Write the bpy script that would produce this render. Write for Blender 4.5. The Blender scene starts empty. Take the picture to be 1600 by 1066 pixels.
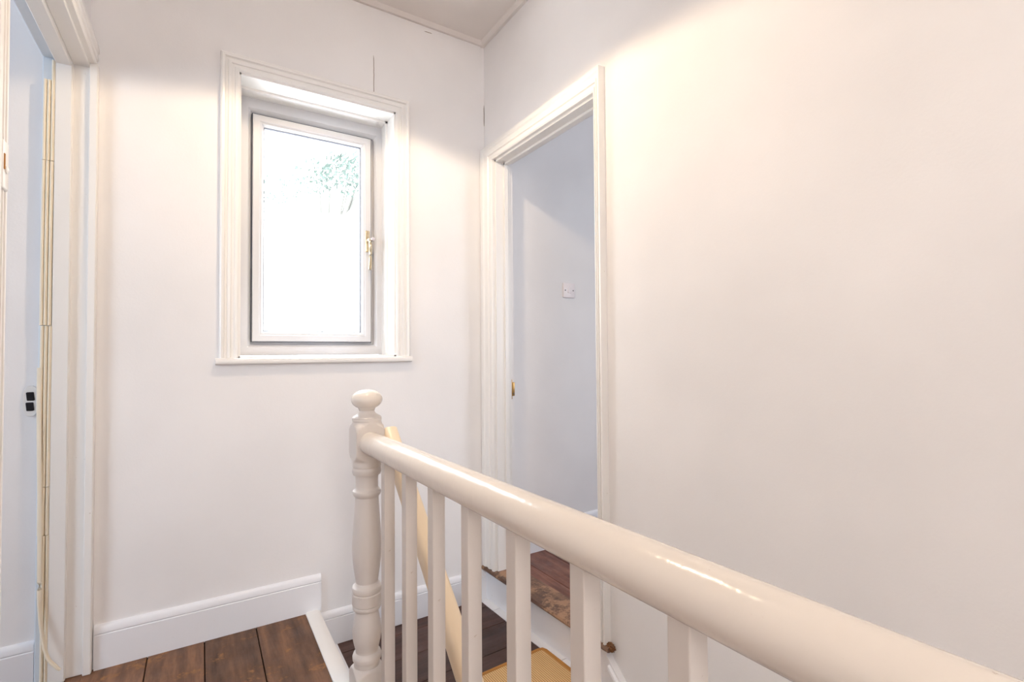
import bpy, bmesh, math, random
from mathutils import Vector, Matrix
random.seed(7)
R = math.radians
sc = bpy.context.scene
COL = sc.collection

# ------------------------------------------------------------------ measures (metres)
XC, XB, YA = -0.34, 1.2655, 2.275          # left wall, right wall, far wall
ZC = 2.732                                  # ceiling
ZL = -0.167                                 # lower landing
YBACK = -1.9
SX0, SX1 = 0.381, 0.438                     # white nosing strip at the landing edge
RX = 0.46                                   # balustrade line

# ------------------------------------------------------------------ helpers
def mk(name, bm, mats, parent=None, smooth=False):
    me = bpy.data.meshes.new(name)
    bmesh.ops.recalc_face_normals(bm, faces=bm.faces)
    bm.to_mesh(me); bm.free()
    if not isinstance(mats, (list, tuple)): mats = [mats]
    for m in mats: me.materials.append(m)
    if smooth:
        for p in me.polygons: p.use_smooth = True
        if smooth != 'all':
            try: me.set_sharp_from_angle(angle=R(smooth if smooth is not True else 35))
            except Exception: pass
    o = bpy.data.objects.new(name, me); COL.objects.link(o)
    if parent: o.parent = parent
    return o

def struct(name, bm, mats, smooth=False, label=None):
    o = mk(name, bm, mats, None, smooth); o['kind'] = 'structure'
    if label: o['label'] = label
    return o

def tag(o, label, cat, group=None, kind=None):
    o['label'] = label; o['category'] = cat
    if group: o['group'] = group
    if kind: o['kind'] = kind
    return o

def thing(name, label, cat, loc=(0, 0, 0), group=None):
    o = bpy.data.objects.new(name, None); o.empty_display_size = .05
    COL.objects.link(o); o.location = loc
    return tag(o, label, cat, group)

def box(bm, x0, x1, y0, y1, z0, z1, bev=0, seg=1, mi=0):
    vs = [bm.verts.new((x, y, z)) for x in (x0, x1) for y in (y0, y1) for z in (z0, z1)]
    idx = [(0, 1, 3, 2), (4, 6, 7, 5), (0, 4, 5, 1), (2, 3, 7, 6), (0, 2, 6, 4), (1, 5, 7, 3)]
    fs = [bm.faces.new([vs[i] for i in f]) for f in idx]
    for f in fs: f.material_index = mi
    if bev:
        es = list({e for f in fs for e in f.edges})
        r = bmesh.ops.bevel(bm, geom=es, offset=bev, segments=seg, affect='EDGES', profile=.5)
        for f in r['faces']: f.material_index = mi
    return vs

def run(bm, prof, P0, P1, W, T, m0=0, m1=0, closed=True):
    """sweep profile [(w,t)] from P0 to P1; W,T world dirs of w and t; m0,m1 mitre factors (extend outward by m*w)"""
    P0, P1, W, T = Vector(P0), Vector(P1), Vector(W), Vector(T)
    D = (P1 - P0).normalized()
    a = [bm.verts.new(P0 + W*w + T*t - D*m0*w) for w, t in prof]
    b = [bm.verts.new(P1 + W*w + T*t + D*m1*w) for w, t in prof]
    n = len(prof)
    for i in range(n if closed else n-1):
        j = (i+1) % n
        bm.faces.new((a[i], a[j], b[j], b[i]))
    if closed:
        bm.faces.new(a); bm.faces.new(b[::-1])

def lathe(bm, prof, c, n=48, axis='z', clip=None, cap=True):
    """prof [(r, h)]; clip = half side of a square block the turning is cut from"""
    rings = []
    for r, h in prof:
        ring = []
        for k in range(n):
            t = 2*math.pi*(k+.5)/n
            rr = r
            if clip: rr = min(r, clip/max(abs(math.cos(t)), abs(math.sin(t))))
            p = (rr*math.cos(t), rr*math.sin(t), h)
            if axis == 'y': p = (p[0], p[2], p[1])
            if axis == 'x': p = (p[2], p[0], p[1])
            ring.append(bm.verts.new((c[0]+p[0], c[1]+p[1], c[2]+p[2])))
        rings.append(ring)
    for a, b in zip(rings, rings[1:]):
        for k in range(n):
            bm.faces.new((a[k], a[(k+1) % n], b[(k+1) % n], b[k]))
    if cap:
        bm.faces.new(rings[0]); bm.faces.new(rings[-1][::-1])

def tube(bm, pts, rad, n=10, flat=1.0):
    pts = [Vector(p) for p in pts]; rings = []
    up = Vector((0, 0, 1))
    for i, p in enumerate(pts):
        d = (pts[min(i+1, len(pts)-1)] - pts[max(i-1, 0)]).normalized()
        s = d.cross(up)
        if s.length < .05: s = d.cross(Vector((0, 1, 0)))
        s.normalize(); u = s.cross(d).normalized()
        r = rad[i] if isinstance(rad, (list, tuple)) else rad
        rings.append([bm.verts.new(p + s*r*math.cos(2*math.pi*k/n) + u*r*flat*math.sin(2*math.pi*k/n)) for k in range(n)])
    for a, b in zip(rings, rings[1:]):
        for k in range(n): bm.faces.new((a[k], a[(k+1) % n], b[(k+1) % n], b[k]))
    bm.faces.new(rings[0]); bm.faces.new(rings[-1][::-1])

def smooth_path(pts, k=6):
    P = [Vector(p) for p in pts]; out = []
    for i in range(len(P)-1):
        p0, p1, p2, p3 = P[max(i-1, 0)], P[i], P[i+1], P[min(i+2, len(P)-1)]
        for j in range(k):
            t = j/k
            out.append(.5*((2*p1)+(-p0+p2)*t+(2*p0-5*p1+4*p2-p3)*t*t+(-p0+3*p1-3*p2+p3)*t**3))
    out.append(P[-1]); return out

# ------------------------------------------------------------------ materials
def lin(c):
    return tuple(((v/255)/12.92 if v/255 <= .04045 else ((v/255+.055)/1.055)**2.4) for v in c) + (1,)

def base(name, col, rough=.5, spec=.5, metal=0):
    m = bpy.data.materials.new(name); m.use_nodes = True
    nt = m.node_tree; b = nt.nodes['Principled BSDF']
    b.inputs['Base Color'].default_value = lin(col)
    b.inputs['Roughness'].default_value = rough
    b.inputs['Specular IOR Level'].default_value = spec
    b.inputs['Metallic'].default_value = metal
    return m, nt, b

def N(nt, t, **kw):
    n = nt.nodes.new(t)
    for k, v in kw.items(): setattr(n, k, v)
    return n

def tex(nt, kind='ShaderNodeTexNoise', scale=5, detail=4, rough=.5, sc3=(1, 1, 1), rot=(0, 0, 0)):
    tc = N(nt, 'ShaderNodeTexCoord'); mp = N(nt, 'ShaderNodeMapping')
    mp.inputs['Scale'].default_value = sc3; mp.inputs['Rotation'].default_value = rot
    nt.links.new(tc.outputs['Object'], mp.inputs['Vector'])
    t = N(nt, kind); nt.links.new(mp.outputs[0], t.inputs['Vector'])
    t.inputs['Scale'].default_value = scale
    if kind == 'ShaderNodeTexNoise':
        t.inputs['Detail'].default_value = detail; t.inputs['Roughness'].default_value = rough
    return t

def ramp(nt, src, stops):
    r = N(nt, 'ShaderNodeValToRGB'); el = r.color_ramp.elements
    while len(el) > 1: el.remove(el[-1])
    for i, (p, c) in enumerate(stops):
        e = el[0] if i == 0 else el.new(p)
        e.position = p; e.color = c if len(c) == 4 else lin(c)
    nt.links.new(src, r.inputs[0]); return r

def mixc(nt, fac, a, b, mode='MIX'):
    m = N(nt, 'ShaderNodeMix', data_type='RGBA', blend_type=mode)
    for s, v in ((m.inputs[0], fac), (m.inputs[6], a), (m.inputs[7], b)):
        if hasattr(v, 'links') or isinstance(v, bpy.types.NodeSocket): nt.links.new(v, s)
        elif isinstance(v, (int, float)): s.default_value = v
        else: s.default_value = v if len(v) == 4 else lin(v)
    return m.outputs[2]

def bump(nt, b, h, strength, dist=.01):
    n = N(nt, 'ShaderNodeBump'); n.inputs['Strength'].default_value = strength
    n.inputs['Distance'].default_value = dist
    nt.links.new(h, n.inputs['Height']); nt.links.new(n.outputs[0], b.inputs['Normal'])

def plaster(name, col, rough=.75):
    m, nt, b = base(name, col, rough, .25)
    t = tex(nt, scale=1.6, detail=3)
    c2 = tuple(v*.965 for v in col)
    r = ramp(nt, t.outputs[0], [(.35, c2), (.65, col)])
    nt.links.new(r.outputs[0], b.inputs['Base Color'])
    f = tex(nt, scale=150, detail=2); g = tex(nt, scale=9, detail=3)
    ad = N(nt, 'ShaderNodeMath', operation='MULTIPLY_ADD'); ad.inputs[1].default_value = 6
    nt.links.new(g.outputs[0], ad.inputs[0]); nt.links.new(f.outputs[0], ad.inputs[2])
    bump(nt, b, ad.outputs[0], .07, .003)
    return m

def gloss(name, col, rough=.3, drips=.10, dirt=True):
    m, nt, b = base(name, col, rough, .5)
    t = tex(nt, scale=14, detail=5, sc3=(1, 1, .35))
    if dirt:
        d = tex(nt, scale=45, detail=6, rough=.7)
        r = ramp(nt, d.outputs[0], [(.25, (168, 146, 120)), (.31, col)])
        nt.links.new(r.outputs[0], b.inputs['Base Color'])
    bump(nt, b, t.outputs[0], drips, .01)
    return m

M_wall = plaster('wall_paint', (239, 237.3, 237.2))
M_ceil = plaster('ceiling_paint', (226, 220, 216))
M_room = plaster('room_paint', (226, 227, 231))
M_gloss = gloss('gloss_white', (236, 234, 231), .32, .035)
M_skirt = gloss('skirting_white', (233, 234, 238), .35)
M_rail = gloss('rail_cream', (228, 220, 211), .17, .22)
M_bal = gloss('baluster_white', (216, 209, 203), .36)
M_lowrail = gloss('handrail_cream', (242, 224, 196), .35)
M_upvc = base('upvc_white', (206, 206, 209), .35)[0]
M_gasket = base('gasket_dark', (58, 62, 74), .6)[0]
M_dark = base('hole_black', (18, 12, 20), .8)[0]
M_brass = base('brass_worn', (188, 148, 92), .35, .5, .8)[0]
M_gold = base('window_handle_gold', (196, 182, 156), .25, .5, .85)[0]
M_chrome = base('cylinder_steel', (225, 222, 232), .2, .5, .8)[0]
M_foam = gloss('foam_strip', (238, 228, 208), .6, .05, False)
M_switch = base('switch_plastic', (236, 228, 228), .35)[0]
M_screw = base('screw_grey', (120, 116, 112), .4, .5, .6)[0]
M_crack = base('crack_dark', (120, 96, 78), .9)[0]
M_gap = base('floor_gap', (28, 18, 14), .95)[0]
M_blue = gloss('daylight_tint_trim', (214, 222, 230), .4, .05, False)  # white trim with the blue of the daylight put into its colour

def wood(name, dark, mid, light, axis, wear, wearcol, rough=.42):
    m, nt, b = base(name, mid, rough, .45)
    s = (1, .12, 1) if axis == 'y' else (.12, 1, 1)
    g = tex(nt, scale=26, detail=8, rough=.65, sc3=s)
    geo = N(nt, 'ShaderNodeNewGeometry')
    r = ramp(nt, g.outputs[0], [(.3, dark), (.52, mid), (.74, light)])
    hv = N(nt, 'ShaderNodeMapRange'); nt.links.new(geo.outputs['Random Per Island'], hv.inputs[0])
    hv.inputs[3].default_value = .72; hv.inputs[4].default_value = 1.2
    cc = N(nt, 'ShaderNodeCombineColor')
    for i in range(3): nt.links.new(hv.outputs[0], cc.inputs[i])
    c = mixc(nt, 1.0, r.outputs[0], cc.outputs[0], 'MULTIPLY')
    w = tex(nt, scale=6, detail=10, rough=.78)
    wr = ramp(nt, w.outputs[0], [(wear, (0, 0, 0, 1)), (wear+.07, (1, 1, 1, 1))])
    c = mixc(nt, wr.outputs[0], c, wearcol)
    sp = tex(nt, scale=60, detail=4, rough=.8, sc3=(1, .5, 1))
    sr = ramp(nt, sp.outputs[0], [(.69, (0, 0, 0, 1)), (.73, (.8, .8, .8, 1))])
    c = mixc(nt, sr.outputs[0], c, (176, 150, 128))
    nt.links.new(c, b.inputs['Base Color'])
    rr = ramp(nt, w.outputs[0], [(.3, (rough-.1,)*3+(1,)), (.7, (rough+.25,)*3+(1,))])
    nt.links.new(rr.outputs[0], b.inputs['Roughness'])
    bump(nt, b, g.outputs[0], .25, .004)
    return m

M_floor = wood('boards_upper', (70, 48, 36), (114, 80, 58), (148, 106, 76), 'y', .56, (156, 110, 68))
M_floor2 = wood('boards_lower', (52, 36, 33), (78, 54, 48), (98, 70, 62), 'x', .68, (112, 80, 64))
M_floor3 = wood('boards_room', (88, 56, 46), (122, 80, 66), (148, 104, 84), 'y', .63, (160, 118, 88))
M_nose = wood('nosing_worn', (70, 52, 44), (104, 76, 60), (136, 106, 84), 'y', .51, (166, 130, 102))

def sisal():
    m, nt, b = base('sisal', (196, 150, 92), .9, .1)
    wv = tex(nt, 'ShaderNodeTexWave', scale=38); wv.bands_direction = 'X'
    w2 = tex(nt, 'ShaderNodeTexWave', scale=60); w2.bands_direction = 'Y'
    mx = mixc(nt, .4, wv.outputs[0], w2.outputs[0])
    r = ramp(nt, mx, [(.1, (158, 118, 76)), (.5, (220, 182, 130)), (.9, (236, 204, 156))])
    nt.links.new(r.outputs[0], b.inputs['Base Color']); bump(nt, b, mx, .6, .003)
    return m
M_sisal = sisal()
M_bind = base('sisal_binding', (176, 126, 72), .85, .1)[0]

def glassmat():
    m = bpy.data.materials.new('pane_glass'); m.use_nodes = True; nt = m.node_tree
    nt.nodes.clear()
    out = N(nt, 'ShaderNodeOutputMaterial'); tr = N(nt, 'ShaderNodeBsdfTransparent'); gl = N(nt, 'ShaderNodeBsdfGlossy')
    gl.inputs['Roughness'].default_value = .02
    lw = N(nt, 'ShaderNodeLayerWeight'); lw.inputs[0].default_value = .5
    pw = N(nt, 'ShaderNodeMath', operation='POWER'); pw.inputs[1].default_value = 4; nt.links.new(lw.outputs['Facing'], pw.inputs[0])
    fr = N(nt, 'ShaderNodeMath', operation='MULTIPLY_ADD'); fr.inputs[1].default_value = .5; fr.inputs[2].default_value = .04
    nt.links.new(pw.outputs[0], fr.inputs[0])
    mx = N(nt, 'ShaderNodeMixShader')
    nt.links.new(fr.outputs[0], mx.inputs[0]); nt.links.new(tr.outputs[0], mx.inputs[1]); nt.links.new(gl.outputs[0], mx.inputs[2])
    nt.links.new(mx.outputs[0], out.inputs[0]); return m
M_glass = glassmat()

# ------------------------------------------------------------------ shell
WX0, WX1, WZ0, WZ1 = .127, .778, 1.085, 2.245      # window opening in the far wall
bm = bmesh.new()                                    # far wall with the hole
T = .30
box(bm, -3.2, WX0-.001, YA, YA+T, -1.6, ZC)
box(bm, WX1+.001, 4.3, YA, YA+T, -1.6, ZC)
box(bm, WX0-.001, WX1+.001, YA, YA+T, -1.6, WZ0-.001)
box(bm, WX0-.001, WX1+.001, YA, YA+T, WZ1+.001, ZC)
struct('wall_far', bm, M_wall)

DY0, DY1, DZ = 1.392, 2.160, 2.078                  # right doorway
RT = .10
def bz(y):                                          # the old step rises a little towards the camera
    return .045*(YA-y)
bm = bmesh.new()
box(bm, XB, XB+RT, YBACK, DY0, -2.2, ZC)
box(bm, XB, XB+RT, DY1, YA-.0005, -2.2, ZC)
box(bm, XB, XB+RT, DY0, DY1, DZ, ZC)
box(bm, XB, XB+RT, DY0, DY1, -2.2, -.04)
struct('wall_right', bm, M_wall)

LY0, LY1, LZ = 1.328, YA-.012, 2.128                # left doorway
bm = bmesh.new()
box(bm, XC-RT, XC, YBACK, LY0, 0, ZC)
box(bm, XC-RT, XC, LY0, YA-.0005, LZ, ZC)
struct('wall_left', bm, M_wall)

bm = bmesh.new(); box(bm, XC-RT, XB+RT, YBACK-.1, YBACK, -2.2, ZC); struct('wall_back', bm, M_wall)
bm = bmesh.new(); box(bm, -3.2, 4.3, YBACK-.1, YA+T, ZC, ZC+.1); struct('ceiling', bm, M_ceil)

# side rooms (what shows through the doorways)
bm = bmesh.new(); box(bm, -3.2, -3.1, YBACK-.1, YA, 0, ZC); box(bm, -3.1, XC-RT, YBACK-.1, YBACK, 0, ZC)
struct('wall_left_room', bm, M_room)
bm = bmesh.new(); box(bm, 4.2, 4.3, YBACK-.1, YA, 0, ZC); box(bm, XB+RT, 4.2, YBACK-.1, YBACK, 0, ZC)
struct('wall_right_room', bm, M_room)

# ------------------------------------------------------------------ floors
def boards(name, x0, x1, y0, y1, z, cuts, axis, mat, tilt=None, th=.022, gap=.0018):
    bm = bmesh.new()
    cuts = sorted(cuts)
    lo, hi = (x0, x1) if axis == 'y' else (y0, y1)
    edges = [lo] + [c for c in cuts if lo+.01 < c < hi-.01] + [hi]
    for a, b in zip(edges, edges[1:]):
        a2 = a + (gap if a != lo else 0); b2 = b - (gap if b != hi else 0)
        if axis == 'y': box(bm, a2, b2, y0, y1, z-th, z, .0015)
        else: box(bm, x0, x1, a2, b2, z-th, z, .0015)
    n0 = len(bm.faces)
    box(bm, x0, x1, y0, y1, z-th-.03, z-th*.5, mi=1)
    if tilt:
        for v in bm.verts: v.co.z += tilt(v.co.x, v.co.y)
    return struct(name, bm, [mat, M_gap])

boards('floor', XC, SX0, YBACK, YA, 0, [-.158+.1765*k for k in range(-1, 3)], 'y', M_floor)
ltilt = lambda x, y: .045*(YA-y)*max(0, min(1, (x-.5)/.77))
bm = bmesh.new()
cutsL = [2.185, 2.004, 1.819, 1.635, 1.45]
eds = [YA] + cutsL + [1.33]
for a, b in zip(eds, eds[1:]):
    n = 4
    for i in range(1):
        box(bm, SX1+.002, XB-.001, b+.0018, a-.0018, ZL-.02, ZL, .0015)
box(bm, SX1+.002, XB-.001, 1.33, YA, ZL-.06, ZL-.008, mi=1)
for v in bm.verts: v.co.z += ltilt(v.co.x, v.co.y)
struct('floor_lower_landing', bm, [M_floor2, M_gap])
boards('floor_right_room', XB+.10, 4.2, YBACK, YA, 0, [1.405+.045, 1.62, 1.80, 1.98, 2.16]+[2.34+.18*k for k in range(10)], 'y', M_floor3,
       tilt=lambda x, y: bz(max(y, 1.2))*max(0, 1-(x-1.36)/.5) if x < 1.86 else 0)
bm = bmesh.new(); box(bm, -3.1, XC, YBACK, YA, -.03, 0.0)
struct('floor_left_room', bm, M_floor)

# white painted strip along the landing edge, plus riser below
bm = bmesh.new()
run(bm, [(0, -.03), (0, .004), (.006, .008), (.045, .008), (.055, .003), (.058, -.008), (.056, -.03)],
    (SX0, YBACK, 0), (SX0, YA, 0), (1, 0, 0), (0, 0, 1))
box(bm, SX0+.005, SX1-.004, YBACK, YA, -.35, -.03)
struct('trim_1', bm, M_gloss, 40, 'white painted nosing strip along the edge of the upper landing')
# white painted floor margins on lower landing
bm = bmesh.new()
run(bm, [(0, 0), (0, .004), (.060, .0045), (.072, .002), (.072, -.004), (0, -.004)],
    (SX1+.001, 1.33, ZL), (SX1+.001, YA-.015, ZL), (1, 0, 0), (0, 0, 1))
struct('trim_2', bm, M_skirt, 40)
bm = bmesh.new()
for a, b in ((1.33, 1.60), (1.604, 1.88), (1.884, 2.12), (2.124, YA-.015)):
    vs = box(bm, 1.214, XB-.001, a, b, ZL-.006, ZL+.003)
for v in bm.verts: v.co.z += ltilt(v.co.x, v.co.y)
struct('trim_3', bm, M_skirt)

# ------------------------------------------------------------------ skirting boards
def skirting(name, x0, x1, z0, z1, y=YA, mat=None):
    h = z1-z0
    bm = bmesh.new()
    prof = [(0, 0), (0, .016), (h-.034, .016), (h-.031, .013), (h-.027, .016), (h-.012, .015), (h-.004, .010), (h, .003), (h, 0)]
    run(bm, prof, (x0, y, z0), (x1, y, z0), (0, 0, 1), (0, -1, 0))
    return struct(name, bm, mat or M_skirt, 30)
skirting('baseboard_far', XC+.03, SX1+.006, .0005, .152)
skirting('baseboard_far_lower', SX1+.007, XB-.001, ZL+.003, -.018)
skirting('baseboard_left_room', -3.1, -.464, .0005, .150)
skirting('baseboard_right_room', 1.40, 4.2, .0005, .150)

# ceiling cove bead
bm = bmesh.new()
run(bm, [(0, 0), (0, .012), (.018, .016), (.03, .006), (.034, 0)], (XC, YA, ZC), (XB, YA, ZC), (0, -1, 0), (0, 0, -1))
run(bm, [(0, 0), (0, .012), (.018, .016), (.03, .006), (.034, 0)], (XB, YBACK, ZC), (XB, YA, ZC), (-1, 0, 0), (0, 0, -1))
struct('trim_4', bm, M_ceil, 30)

# ------------------------------------------------------------------ window
cas = [(0, 0), (0, .012), (.006, .017), (.014, .017), (.017, .013), (.026, .013), (.029, .018), (.038, .018), (.041, .014), (.048, .014), (.052, .022), (.060, .024), (.066, .020), (.068, .0)]
bm = bmesh.new()
run(bm, cas, (WX0, YA, WZ0-.01), (WX0, YA, WZ1), (-1, 0, 0), (0, -1, 0), 0, 1)
run(bm, cas, (WX1, YA, WZ0-.01), (WX1, YA, WZ1), (1, 0, 0), (0, -1, 0), 0, 1)
run(bm, cas, (WX0, YA, WZ1), (WX1, YA, WZ1), (0, 0, 1), (0, -1, 0), 1, 1)
struct('trim_5', bm, M_gloss, 25, 'white moulded architrave around the window')

FY = 2.425                                          # room face of the fixed frame
win = bpy.data.objects.new('window_1', None); COL.objects.link(win); win['kind'] = 'structure'
win['label'] = 'white plastic framed casement window with a gold handle in the far wall'
bm = bmesh.new()                                    # timber lining with a step
for (o_, y0, y1) in ((.0, YA-.01, YA+.085), (.010, YA+.085, FY+.05)):
    t = .008+o_
    box(bm, WX0, WX0+t*.7, y0, y1, WZ0, WZ1); box(bm, WX1-t, WX1, y0, y1, WZ0, WZ1)
    box(bm, WX0, WX1, y0, y1, WZ1-t, WZ1)
box(bm, WX0, WX1, YA-.01, FY+.05, WZ0-.004, WZ0+.006)
mk('lining', bm, M_gloss, win)
bm = bmesh.new()                                    # sill board
x0, x1 = .048, .852
prof = [(-.16, -.026), (-.16, 0), (.022, 0), (.029, -.004), (.032, -.013), (.029, -.022), (.022, -.026)]
run(bm, prof, (x0, YA, WZ0), (x1, YA, WZ0), (0, -1, 0), (0, 0, 1))
# cut to the sides of the opening is hidden inside the wall
mk('sill', bm, M_gloss, win, 40)

def rect_frame(bm, x0, x1, z0, z1, prof, kt=1):
    """prof [(w inward, y)] swept round a rectangle with mitred corners"""
    loops = []
    for w, y in prof:
        loops.append([bm.verts.new(p) for p in ((x0+w, y, z0+w), (x1-w, y, z0+w), (x1-w, y, z1-w*kt), (x0+w, y, z1-w*kt))])
    n = len(prof)
    for i in range(n):
        a, b = loops[i], loops[(i+1) % n]
        for k in range(4):
            bm.faces.new((a[k], a[(k+1) % 4], b[(k+1) % 4], b[k]))
fx0, fx1, fz0, fz1 = .139, .766, 1.100, 2.225
bm = bmesh.new()
rect_frame(bm, fx0-.006, fx1+.006, fz0-.006, fz1+.004, [(0, FY+.05), (0, FY+.002), (.003, FY), (.036, FY-.002), (.046, FY+.006), (.050, FY+.012), (.050, FY+.022), (.082, FY+.022), (.082, FY+.05)], 1.3)
mk('frame', bm, M_upvc, win, 25)
bm = bmesh.new(); rect_frame(bm, .1835, .708, 1.152, 2.159, [(0, FY-.003), (.0045, FY-.003), (.0045, FY+.008), (0, FY+.008)])
mk('gasket', bm, M_gasket, win)
sx0, sx1, sz0, sz1 = .187, .7045, 1.1555, 2.1555
SY = FY-.010
bm = bmesh.new()
rect_frame(bm, sx0, sx1, sz0, sz1, [(0, FY+.04), (0, SY+.003), (.003, SY), (.026, SY), (.030, SY+.004), (.036, SY+.006), (.044, SY+.016), (.046, SY+.02), (.046, FY+.04)])
sash = mk('sash', bm, M_upvc, win, 25)
bm = bmesh.new(); rect_frame(bm, sx0+.044, sx1-.044, sz0+.044, sz1-.044, [(0, SY+.019), (.0035, SY+.019), (.0035, SY+.034), (0, SY+.034)])
mk('glazing_seal', bm, M_gasket, sash)
bm = bmesh.new(); box(bm, sx0+.04, sx1-.04, FY+.008, FY+.012, sz0+.04, sz1-.04)
mk('pane', bm, M_glass, win)
# handle
hx, hz = sx1-.019, 1.637
bm = bmesh.new(); box(bm, hx-.011, hx+.011, SY-.010, SY+.001, hz-.045, hz+.062, .005, 3)
hnd = mk('handle', bm, M_gold, win, 40)
bm = bmesh.new()
tube(bm, smooth_path([(hx, SY-.008, hz+.01), (hx, SY-.032, hz+.012), (hx+.002, SY-.045, hz-.004), (hx+.004, SY-.044, hz-.03), (hx+.006, SY-.036, hz-.05), (hx+.005, SY-.038, hz-.09), (hx+.001, SY-.044, hz-.135)]), .0075, 10)
mk('lever', bm, M_gold, hnd, True)
bm = bmesh.new(); lathe(bm, [(.0085, -.062), (.009, -.058), (.009, -.03)], (hx+.012, SY, hz+.012), 20, 'y')
mk('lock_button', bm, M_chrome, hnd, True)

# ------------------------------------------------------------------ right doorway
CF = XB-.030
cas2 = [(0, 0), (0, .020), (.005, .025), (.012, .025), (.015, .020), (.024, .020), (.027, .026), (.036, .027), (.039, .022), (.050, .024), (.056, .030), (.072, .030), (.074, 0)]
bm = bmesh.new()
cas2h = [(w*1.12, t) for w, t in cas2]
nz = lambda y: bz(y)+.003
run(bm, [(w*.52, t) for w, t in cas2], (XB, DY0, nz(1.37)), (XB, DY0, DZ), (0, -1, 0), (-1, 0, 0), 0, 2.15)
run(bm, [(w*1.5, t) for w, t in cas2], (XB, DY1, nz(2.2)), (XB, DY1, DZ), (0, 1, 0), (-1, 0, 0), 0, .75)
run(bm, cas2h, (XB, DY0, DZ), (XB, DY1, DZ), (0, 0, 1), (-1, 0, 0), .46, 1.34)
struct('trim_6', bm, M_gloss, 25, 'white moulded architrave around the right-hand doorway')
bm = bmesh.new()                                    # jamb lining with stop
for x0, x1, t in ((XB-.004, XB+.042, .010), (XB+.042, XB+.062, .020), (XB+.062, XB+.084, .006)):
    box(bm, x0, x1, DY1-t, DY1+.002, bz(2.2), DZ)
    box(bm, x0, x1, DY0-.002, DY0+t, bz(1.4), DZ)
    box(bm, x0, x1, DY0, DY1, DZ-t, DZ+.002)
struct('door_1', bm, M_gloss, False, 'white painted door lining of the open right-hand doorway')
# step under doorway: fascia riser and worn nosing
bm = bmesh.new()
y0, y1 = 1.36, YA-.002
for xa, xb, zf in ((XB-.012, XB+.002, None),):
    vs = [bm.verts.new(p) for p in ((xa, y0, ZL+ltilt(xa, y0)+.002), (xa, y1, ZL+.002), (xa, y1, -.02), (xa, y0, bz(y0)-.02),
                                    (xb, y0, ZL+ltilt(xb, y0)+.002), (xb, y1, ZL+.002), (xb, y1, -.02), (xb, y0, bz(y0)-.02))]
    for f in ((0, 1, 2, 3), (7, 6, 5, 4), (0, 3, 7, 4), (1, 5, 6, 2), (3, 2, 6, 7), (0, 4, 5, 1)): bm.faces.new([vs[i] for i in f])
struct('trim_7', bm, M_skirt, False, 'white painted riser board under the worn doorway step')
bm = bmesh.new()
prof = [(0, -.022), (0, .0), (.115, .0), (.130, -.004), (.135, -.012), (.131, -.020), (.122, -.022)]
P0, P1 = Vector((XB+.10, 1.338, bz(1.338)+.003)), Vector((XB+.10, YA-.001, .003))
run(bm, prof, P0, P1, (-1, 0, 0), (0, 0, 1))
step = mk('doorway_step', bm, M_nose, None, 40)
tag(step, 'worn dark wooden step nosing with scraped tan patches in the right-hand doorway', 'step')
# chipped plaster lump at the end of step
bm = bmesh.new()
bmesh.ops.create_icosphere(bm, subdivisions=3, radius=1)
for v in bm.verts:
    k = 1+.25*math.sin(9*v.co.x+5*v.co.z)*math.cos(7*v.co.y)
    v.co = Vector((v.co.x*.013*k+XB-.012, v.co.y*.024*k+1.345, v.co.z*.014*k+bz(1.34)-.004))
mk('splintered_end', bm, wood('splinter', (62, 38, 20), (110, 70, 36), (160, 110, 60), 'y', .7, (170, 130, 90)), step, True)['label'] = 'splintered brown end of the step'

# brass keep on the right jamb
t = thing('brass_latch_keep', 'worn brass latch keep screwed to the left jamb of the right-hand doorway', 'latch', (XB+.084, DY1, .91))
bm = bmesh.new(); box(bm, 0, .005, -.006, .030, -.05, .05, .0015, 2); box(bm, .005, .020, -.006, .004, -.034, .036, .003, 2)
mk('plate', bm, M_brass, t, 40)
bm = bmesh.new(); lathe(bm, [(.004, 0), (.003, -.003)], (.012, -.006, -.022), 12, 'y'); mk('screw', bm, M_screw, t)

# light switch on the far wall of the right room
t = thing('light_switch', 'square white light switch on the wall seen through the right-hand doorway', 'switch', (1.822, YA, 1.459))
bm = bmesh.new(); box(bm, -.043, .043, -.009, 0, -.043, .043, .003, 2); pl = mk('plate', bm, M_switch, t, 40)
bm = bmesh.new(); box(bm, -.011, .011, -.014, -.006, -.016, .016, .002, 2)
for v in bm.verts:
    if v.co.z > 0: v.co.y += .003
mk('rocker', bm, M_switch, t, 40)
for s in (-1, 1):
    bm = bmesh.new(); lathe(bm, [(.0042, 0), (.0042, -.010), (.003, -.0108)], (s*.029, 0, 0), 14, 'y'); mk('screw', bm, M_screw, t)

# ------------------------------------------------------------------ left doorway
bm = bmesh.new()
# far side: two boards standing on the far wall plane, facing the camera
box(bm, XC+.002, XC+.026, YA-.034, YA-.0005, .001, LZ+.004, .003)
box(bm, -.384, XC+.006, YA-.018, YA-.0005, .001, LZ+.002, .002)
box(bm, -.427, -.382, YA-.036, YA-.0005, .001, LZ+.002, .003)
# head
box(bm, XC-.044, XC+.002, LY0, YA-.002, LZ-.010, LZ+.003, .002)
box(bm, XC-.087, XC-.044, LY0, YA-.002, LZ-.026, LZ+.003, .003)
# near side
box(bm, -.427, XC+.002, LY0-.002, LY0+.012, .001, LZ, .002)
struct('door_2', bm, M_gloss, False, 'white painted door lining of the open left-hand doorway')
bm = bmesh.new()
cas3 = [(w, t*.85) for w, t in cas2]
run(bm, cas3, (XC, LY0-.0, 0), (XC, LY0-.0, LZ), (0, -1, 0), (1, 0, 0), 0, 1)
run(bm, cas3, (XC, LY0, LZ), (XC, YA-.001, LZ), (0, 0, 1), (1, 0, 0), 1, 0)
struct('trim_8', bm, M_gloss, 25, 'white moulded architrave around the left-hand doorway')
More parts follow.
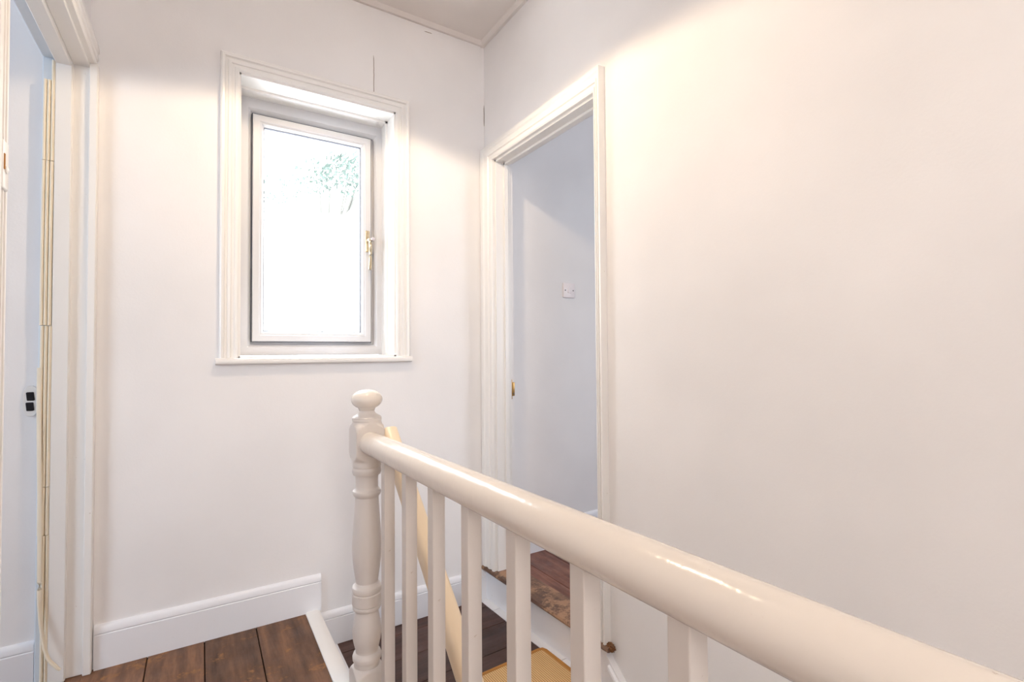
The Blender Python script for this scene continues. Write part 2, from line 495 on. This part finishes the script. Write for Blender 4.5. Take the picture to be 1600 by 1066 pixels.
# room side edge board (cool daylight is tinted into its colour)
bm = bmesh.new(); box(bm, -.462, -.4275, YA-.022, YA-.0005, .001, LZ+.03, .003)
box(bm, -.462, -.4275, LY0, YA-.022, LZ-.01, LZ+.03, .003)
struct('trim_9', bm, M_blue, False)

# draught strip: foam ribs, with the loose tail at the bottom
dz = [(.10, 1.0), (1.0, 1.62), (1.62, 2.10)]
t = thing('draught_strip', 'pale yellow ribbed foam draught strip on the far side of the left-hand doorway', 'draught strip', (-.43, YA-.03, .06))
def rel(pts, o): return [(x-o[0], y-o[1], z-o[2]) for x, y, z in pts]
O = (-.43, YA-.03, .06)
for k, (x, z0) in enumerate(((-.4325, .012), (-.4430, .012), (-.4530, .46))):
    bm = bmesh.new()
    for (a, b, dx) in ((z0, .50, .0015), (.502, .66, 0), (.662, 1.20, .001), (1.202, 1.76, -.001), (1.762, LZ-.09 if k else LZ-.02, .0005)):
        if b <= a: continue
        w = .0052
        tube(bm, rel([(x+dx, YA-.030, a), (x+dx, YA-.030, (a+b)/2), (x+dx+.001, YA-.030, b)], O), w, 8, 1.6)
    mk('rib', bm, M_foam, t, True)
bm = bmesh.new()
tube(bm, rel(smooth_path([(-.4555, YA-.036, 1.06), (-.4545, YA-.038, .9), (-.449, YA-.040, .6), (-.447, YA-.042, .38), (-.442, YA-.050, .24), (-.424, YA-.062, .12), (-.398, YA-.07, .075), (-.388, YA-.07, .062)]), O), .0065, 8, .7)
tl = mk('loose_tail', bm, M_foam, t, True); tl['label'] = 'loose end of the strip curling away near the floor'

# strike keep with two dark holes
t = thing('door_keep', 'white painted rim lock keep with two dark slots beside the left-hand doorway', 'latch', (-.482, YA-.003, .948))
bm = bmesh.new()
n = 22
pts = []
for k in range(n): # rounded oval back plate
    a = 2*math.pi*k/n; pts.append((.020*math.copysign(abs(math.cos(a))**.7, math.cos(a)), .052*math.copysign(abs(math.sin(a))**.8, math.sin(a))))
f0 = [bm.verts.new((x, -.001, z)) for x, z in pts]; f1 = [bm.verts.new((x*.94, -.006, z*.97)) for x, z in pts]
bm.faces.new(f1[::-1]); bm.faces.new(f0)
for k in range(n): bm.faces.new((f0[k], f0[(k+1) % n], f1[(k+1) % n], f1[k]))
mk('plate', bm, M_gloss, t)
for zz in (.016, -.018):
    bm = bmesh.new(); box(bm, -.010, .0095, -.010, -.004, zz-.0145, zz+.014, .002)
    for v in bm.verts: v.co.x += .002*math.sin(200*v.co.z)
    mk('slot', bm, M_dark, t)['label'] = 'dark empty slot'

# near-left bolt keeper
t = thing('bolt_keeper', 'white painted bolt keeper on the near frame at the left edge', 'latch', (XC+.014, LY0-.034, 1.46))
bm = bmesh.new(); box(bm, -.002, .012, -.020, .020, -.048, .048, .006, 3); mk('keeper_body', bm, M_gloss, t, 40)
bm = bmesh.new(); lathe(bm, [(.007, .010), (.007, .014), (.004, .0155)], (0, 0, -.008), 16, 'x'); mk('screw', bm, M_gloss, t, True)
bm = bmesh.new(); box(bm, .0115, .0135, -.013, -.008, -.010, .020, .0008); mk('slot', bm, M_bind, t)

# hairline cracks in the far wall
t = bpy.data.objects['wall_far']
def crack(name, pts, w):
    bm = bmesh.new(); P = []
    for i in range(len(pts)-1):
        a, b = Vector(pts[i]), Vector(pts[i+1])
        for k in range(6): P.append(a.lerp(b, k/6)+Vector((random.uniform(-1, 1)*.0006, 0, random.uniform(-1, 1)*.0006)))
    P.append(Vector(pts[-1]))
    tube(bm, P, [w*.4]+[w]*(len(P)-2)+[w*.3], 6); return mk(name, bm, M_crack, t)
crack('crack', [(.677, YA, 2.304), (.678, YA, 2.40), (.676, YA, 2.494)], .0013)
crack('crack', [(.30, YA, 2.304), (.45, YA, 2.303), (.62, YA, 2.3035)], .0014)
crack('crack', [(.93, YA, ZC-.036), (.97, YA, ZC-.035)], .0013)
crack('crack', [(XB-.002, YA-.001, 2.30), (XB-.0015, YA-.001, 2.41)], .0016)

# ------------------------------------------------------------------ balustrade
NY = 1.625
bal = thing('stair_balustrade', 'glossy off-white landing balustrade with a turned newel post and square balusters', 'banister', (RX, NY, 0))
def zr(y): return .817+(1.4-y)*.019
A = .046
S = lambda px: .87-(px-663.5)/489.0
def P(r, px): return (r, S(px))
turn = [(.070, -.30), (.070, S(1060)), (.064, S(1053)), (.056, S(1047)), (.048, S(1043)), (.0445, S(1041)),
        (.040, S(1040)), (.041, S(1034)), (.0445, S(1030)), (.045, S(1025)), (.042, S(1021)), (.036, S(1018.5)), (.0355, S(1016)),
        (.038, S(1011)), (.0425, S(1002)), (.0455, S(992)), (.0455, S(984)), (.043, S(975)), (.039, S(966)), (.036, S(959)), (.0355, S(955)),
        (.041, S(953.5)), (.0445, S(951)), (.045, S(948.5)), (.0425, S(946)), (.046, S(944.5)), (.0465, S(928)), (.044, S(926.5)), (.046, S(924.5)), (.0465, S(921)), (.045, S(917.5)),
        (.0385, S(914.5)), (.035, S(911)), (.037, S(903)), (.041, S(890)), (.0445, S(875)), (.0465, S(862)), (.0465, S(852)), (.045, S(838)), (.0425, S(822)), (.040, S(805)), (.038, S(790)), (.037, S(778)),
        (.039, S(776.5)), (.0435, S(774)), (.045, S(771)), (.044, S(768)), (.038, S(765.5)), (.0355, S(763)), (.0352, S(752)), (.0365, S(744)),
        (.043, S(742.5)), (.0455, S(739)), (.046, S(735)), (.044, S(731)), (.0455, S(729)), (.046, S(721)), (.0475, S(719.5)),
        (.054, S(717)), (.060, S(713.5)), (.0652, S(708)), (.070, S(706)), (.070, S(676)), (.0652, S(674)), (.060, S(669)), (.054, S(665)), (.048, S(662.5)),
        (.0455, S(659.5)), (.0465, S(657.5)), (.0468, S(655.5)), (.0455, S(654)), (.0465, S(653)), (.043, S(651)), (.035, S(649)), (.028, S(646.5)), (.0245, S(643)), (.024, S(640))]
bm = bmesh.new()
dense = []
for (r0, h0), (r1, h1) in zip(turn, turn[1:]):
    k = 1 if abs(h1-h0) < .006 else 3
    for j in range(k): dense.append((r0+(r1-r0)*j/k, h0+(h1-h0)*j/k))
dense.append(turn[-1])
lathe(bm, dense, (0, 0, 0), 96, 'z', clip=A)
newel = mk('newel_post', bm, M_bal, bal, 32)
bm = bmesh.new()
cz, rz, rx = S(624.5), .0325, .0495
fin = [(.0235, S(643))] + [(max(.001, rx*math.cos(a)), cz+rz*math.sin(a)) for a in [R(-56+k*(146/20)) for k in range(21)]]
lathe(bm, fin, (0, 0, 0), 48); mk('finial', bm, M_rail, newel, 'all')

# handrail
bm = bmesh.new()
prof = []
for k in range(28):
    a = 2*math.pi*k/28
    x, z = .036*math.cos(a), .0355*math.sin(a)
    z = max(z, -.031); prof.append((x, z))
ys = [NY-A+.004, 1.45, 1.2, .95, .7, .45, .2, 0, -.3, -.7, -1.1, -1.5, YBACK+.002]
rings = []
for i, y in enumerate(ys):
    rings.append([bm.verts.new((x+.0008*math.sin(3*y+i), y-NY, zr(y)+z)) for x, z in prof])
for a, b in zip(rings, rings[1:]):
    for k in range(28): bm.faces.new((a[k], a[(k+1) % 28], b[(k+1) % 28], b[k]))
bm.faces.new(rings[0]); bm.faces.new(rings[-1][::-1])
mk('handrail', bm, M_rail, bal, 50)
# balusters
b0 = None
for i in range(18):
    y = 1.411-.1735*i
    top = zr(y)-.028
    if b0 is None:
        bm = bmesh.new(); box(bm, -.0155, .0155, -.0155, .0155, .004, 1, .002, 2)
        b0 = mk('baluster', bm, M_bal, bal, False); o = b0
    else:
        o = b0.copy(); COL.objects.link(o); o.parent = bal
    o.location = (0, y-NY, 0); o.scale = (1, 1, top)
# lower flight's sloping rail
LX = .530
bm = bmesh.new()
prof = []
for k in range(24):
    a = 2*math.pi*k/24
    prof.append((.026*math.copysign(abs(math.cos(a))**.6, math.cos(a)), .032*math.copysign(abs(math.sin(a))**.7, math.sin(a))))
p0, p1 = Vector((LX-RX, 1.615-NY, .835)), Vector((LX-RX, .45-NY, -.16))
d = (p1-p0).normalized(); nrm = Vector((0, -d.z, d.y)) * -1
if nrm.z < 0: nrm = -nrm
run(bm, prof, p0, p1, (1, 0, 0), nrm)
lr = mk('sloping_handrail', bm, M_lowrail, bal, 50); lr['label'] = 'cream handrail sloping down the lower flight'

# ------------------------------------------------------------------ lower flight
st = thing('staircase', 'white stair string and treads descending beside the right wall below the balustrade', 'staircase', (.85, 1.33, ZL))
for i in range(6):
    z = ZL-.195*(i+1); y1 = 1.33-.235*i; y0 = y1-.235
    bm = bmesh.new(); box(bm, SX1+.002-.85, XB-.04-.85, y0-.02-1.33, y1-1.33, z-.025-ZL, z-ZL, .004, 2); mk('tread', bm, M_floor2, st)
    bm = bmesh.new(); box(bm, SX1+.002-.85, XB-.04-.85, y1-.018-1.33, y1-1.33, z-ZL, z+.17-ZL); mk('riser', bm, M_skirt, st)
bm = bmesh.new()
pr = [(1.352, ZL-.01), (1.352, .012), (1.335, -.004), (-.1, -1.20), (-.1, -1.6), (1.0, -.9)]
a = [bm.verts.new((XB-.026-.85, y-1.33, z-ZL)) for y, z in pr]; b = [bm.verts.new((XB-.001-.85, y-1.33, z-ZL)) for y, z in pr]
bm.faces.new(a); bm.faces.new(b[::-1])
for k in range(len(pr)): bm.faces.new((a[k], a[(k+1) % len(pr)], b[(k+1) % len(pr)], b[k]))
run(bm, [(0, 0), (0, .008), (.006, .012), (.014, .010), (.016, 0)], (XB-.026-.85, 1.335-1.33, -.030-ZL), (XB-.026-.85, -.1-1.33, -1.226-ZL), (0, -.0, 1), (-1, 0, 0))
mk('string_board', bm, M_skirt, st, 30)
bm = bmesh.new(); box(bm, SX1-.02, XB, -1.9, -.08, -2.2, -1.36)
struct('floor_hall', bm, M_floor2)
bm = bmesh.new(); box(bm, SX0-.02, SX0+.004, YBACK, YA, -2.2, -.03); struct('wall_stairwell', bm, M_wall)

# sisal runner on the lower landing
t = thing('sisal_runner', 'tan woven sisal runner with bound edge at the head of the lower flight', 'runner', (.89, 1.53, ZL))
def zt(x, y): return ZL+ltilt(x, y)
bm = bmesh.new()
n = 8; xs = [.56+(1.213-.56)*k/n for k in range(n+1)]; yy = [1.345, 1.45, 1.60, 1.708]
g = [[bm.verts.new((x-.89, y-1.53, zt(x, y)-ZL+.009)) for x in xs] for y in yy]
h = [[bm.verts.new((x-.89, y-1.53, zt(x, y)-ZL+.001)) for x in xs] for y in yy]
for G in (g, h):
    for i in range(len(yy)-1):
        for j in range(n): bm.faces.new((G[i][j], G[i][j+1], G[i+1][j+1], G[i+1][j]))
mk('weave', bm, M_sisal, t)
bm = bmesh.new()
pts = [(.56, 1.345), (.56, 1.69), (.565, 1.705), (.58, 1.710), (1.195, 1.710), (1.210, 1.705), (1.215, 1.69), (1.215, 1.345)]
tube(bm, [(x-.89, y-1.53, zt(x, y)-ZL+.0075) for x, y in pts], .0085, 10, .75)
mk('binding', bm, M_bind, t, True)

# ------------------------------------------------------------------ outside the window
def stone():
    m, nt, b = base('pale_stone', (165, 165, 160), .9, .1)
    t = tex(nt, 'ShaderNodeTexVoronoi', scale=1.9, sc3=(1, 1, 2.2)); t.feature = 'DISTANCE_TO_EDGE'
    r = ramp(nt, t.outputs[0], [(0, (140, 148, 145)), (.03, (210, 210, 206))])
    nt.links.new(r.outputs[0], b.inputs['Base Color']); return m
def leafmat(name, c):
    return base(name, c, .8, .1)[0]
bm = bmesh.new()
nx = 40
for k in range(nx):
    xa, xb = -2+k*.25, -2+(k+1)*.25
    h = 3.05+.05*math.sin(k*1.3)+.35*max(0, (xa-1.6))*.5
    box(bm, xa, xb, 7.0, 7.3, -2.5, h)
gw = mk('garden_wall', bm, stone()); tag(gw, 'sunlit pale stone boundary wall seen faintly through the window glass', 'wall')
bm = bmesh.new()
M_leaf = leafmat('bright_leaf', (110, 124, 118))
def leaf(bm, c, s):
    u = Vector((random.uniform(-1, 1), random.uniform(-1, 1), random.uniform(-1, 1))).normalized()
    v = u.orthogonal().normalized()
    p = [c-u*s, c+v*s*.45, c+u*s, c-v*s*.45]
    bm.faces.new([bm.verts.new(q) for q in p])
tr = thing('garden_shrub', 'overexposed pale green shrub spilling over the stone wall outside the window', 'shrub', (1.6, 6.3, 2.2))
def leaf_at(x, z, s): leaf(bm, Vector((x-1.6, random.uniform(6.0, 6.8)-6.3, z-2.2)), s)
for k in range(900):                               # loose crown
    x = random.gauss(1.62, .27); top = 3.75-.5*abs(x-1.75)
    z = 3.18+.1*abs(x-1.6)+random.random()*(max(.1, top-3.2)); leaf_at(x, z, random.uniform(.02, .055))
for k in range(420):                                # trailing edge falling away to the left
    u = random.random(); x = .55+.85*u; leaf_at(x, 2.93+.33*u+random.gauss(0, .05), random.uniform(.015, .035))
mk('foliage', bm, M_leaf, tr)
bm = bmesh.new()
for k in range(7):
    a = random.uniform(-.5, .5)
    tube(bm, smooth_path([(0, 1.25, -4.6), (.1*a, 1.25, 0), (a*.5, 1.2, .8), (a*.8, 1.0, 1.2+random.random()*.2)], 4), [.03]*4+[.025]*4+[.014]*4+[.008], 6)
for (x, z, l) in ((1.2, 1.95, .4), (1.1, 1.75, .5), (.95, 1.62, .5), (1.15, 1.45, .55), (.8, 1.5, .35)):
    tube(bm, smooth_path([(x-1.6, .1, z-2.2), (x-1.6+l*.3, .08, z-2.2-.10), (x-1.6+l*.6, .1, z-2.2-.04), (x-1.6+l, .12, z-2.2-.16)], 4), .008, 5)
mk('stem', bm, leafmat('pale_bark', (124, 124, 120)), tr, True)
bm = bmesh.new(); box(bm, -12, 14, YA+T, 30, -2.6, -2.5); struct('ground', bm, base('pale_paving', (190, 190, 186), .9, .1)[0])

# ------------------------------------------------------------------ light
w = bpy.data.worlds.new('sky'); sc.world = w; w.use_nodes = True
bg = w.node_tree.nodes['Background']; bg.inputs[0].default_value = (.90, .95, 1, 1); bg.inputs[1].default_value = 6.5

def area(name, loc, target, size, size_y, power, col, portal=False):
    l = bpy.data.lights.new(name, 'AREA'); l.shape = 'RECTANGLE'; l.size = size; l.size_y = size_y
    l.energy = power; l.color = col
    if portal: l.cycles.is_portal = True
    o = bpy.data.objects.new(name, l); COL.objects.link(o); o.location = loc
    o.rotation_euler = (Vector(target)-Vector(loc)).to_track_quat('-Z', 'Y').to_euler(); return o
area('window_portal', ((WX0+WX1)/2, YA+T+.01, (WZ0+WZ1)/2), ((WX0+WX1)/2, 0, (WZ0+WZ1)/2), .7, 1.2, 1, (1, 1, 1), True)
# shaded ceiling lamp above the stairwell: throws its light below its rim
l = bpy.data.lights.new('ceiling_lamp', 'SPOT'); l.energy = 25; l.color = (1.0, .77, .52); l.spot_size = R(150); l.spot_blend = .10; l.shadow_soft_size = .05
o = bpy.data.objects.new('ceiling_lamp', l); COL.objects.link(o); o.location = (.46, 1.46, 2.42)
# added lamps outside the window, imitating sky light and bounce off the paving
area('sky_fill', (.75, 4.3, 4.3), (.45, 2.4, 1.6), 2.2, 1.6, 330, (.82, .90, 1.0))
area('paving_bounce_fill', (.15, 3.9, -.4), (.5, 2.35, 1.9), 2.0, 1.4, 190, (.86, .93, 1.0))
# daylight of the left room; added fill lamps in right room and behind camera
area('left_room_window', (-2.9, .6, 1.6), (-.4, 2.2, 1.3), 1.2, 1.4, 42, (.74, .86, 1.0))
area('right_room_fill', (3.6, -.6, 1.6), (1.9, 2.2, 1.2), 1.2, 1.4, 30, (.84, .90, 1.0))  # added fill, no window modelled here
area('rear_fill', (-.1, -1.8, 1.5), (.4, 2.2, .9), .8, 1.6, 28, (1.0, .94, .90))  # added soft fill from behind the camera

# ------------------------------------------------------------------ camera
cd = bpy.data.cameras.new('camera'); cam = bpy.data.objects.new('camera', cd); COL.objects.link(cam)
cd.sensor_width = 36; cd.lens = 36*773.72/1600; cd.clip_start = .02
yaw, pitch, roll = R(32.148), R(1.3033), R(-.4148)
F0 = Vector((math.sin(yaw), math.cos(yaw), 0)); Rt = Vector((math.cos(yaw), -math.sin(yaw), 0)); U0 = Vector((0, 0, 1))
F = F0*math.cos(pitch)+U0*math.sin(pitch); U = U0*math.cos(pitch)-F0*math.sin(pitch)
R2 = Rt*math.cos(roll)+U*math.sin(roll); U2 = U*math.cos(roll)-Rt*math.sin(roll)
mw = Matrix.Identity(4)
for i in range(3): mw[i][0], mw[i][1], mw[i][2] = R2[i], U2[i], -F[i]
mw[0][3], mw[1][3], mw[2][3] = 0, 0, 1.1
cam.matrix_world = mw
sc.camera = cam
sc.view_settings.view_transform = 'Standard'
sc.view_settings.look = 'None'
sc.view_settings.exposure = .38
sc.cycles.max_bounces = 10; sc.cycles.diffuse_bounces = 8
sc.cycles.use_denoising = True
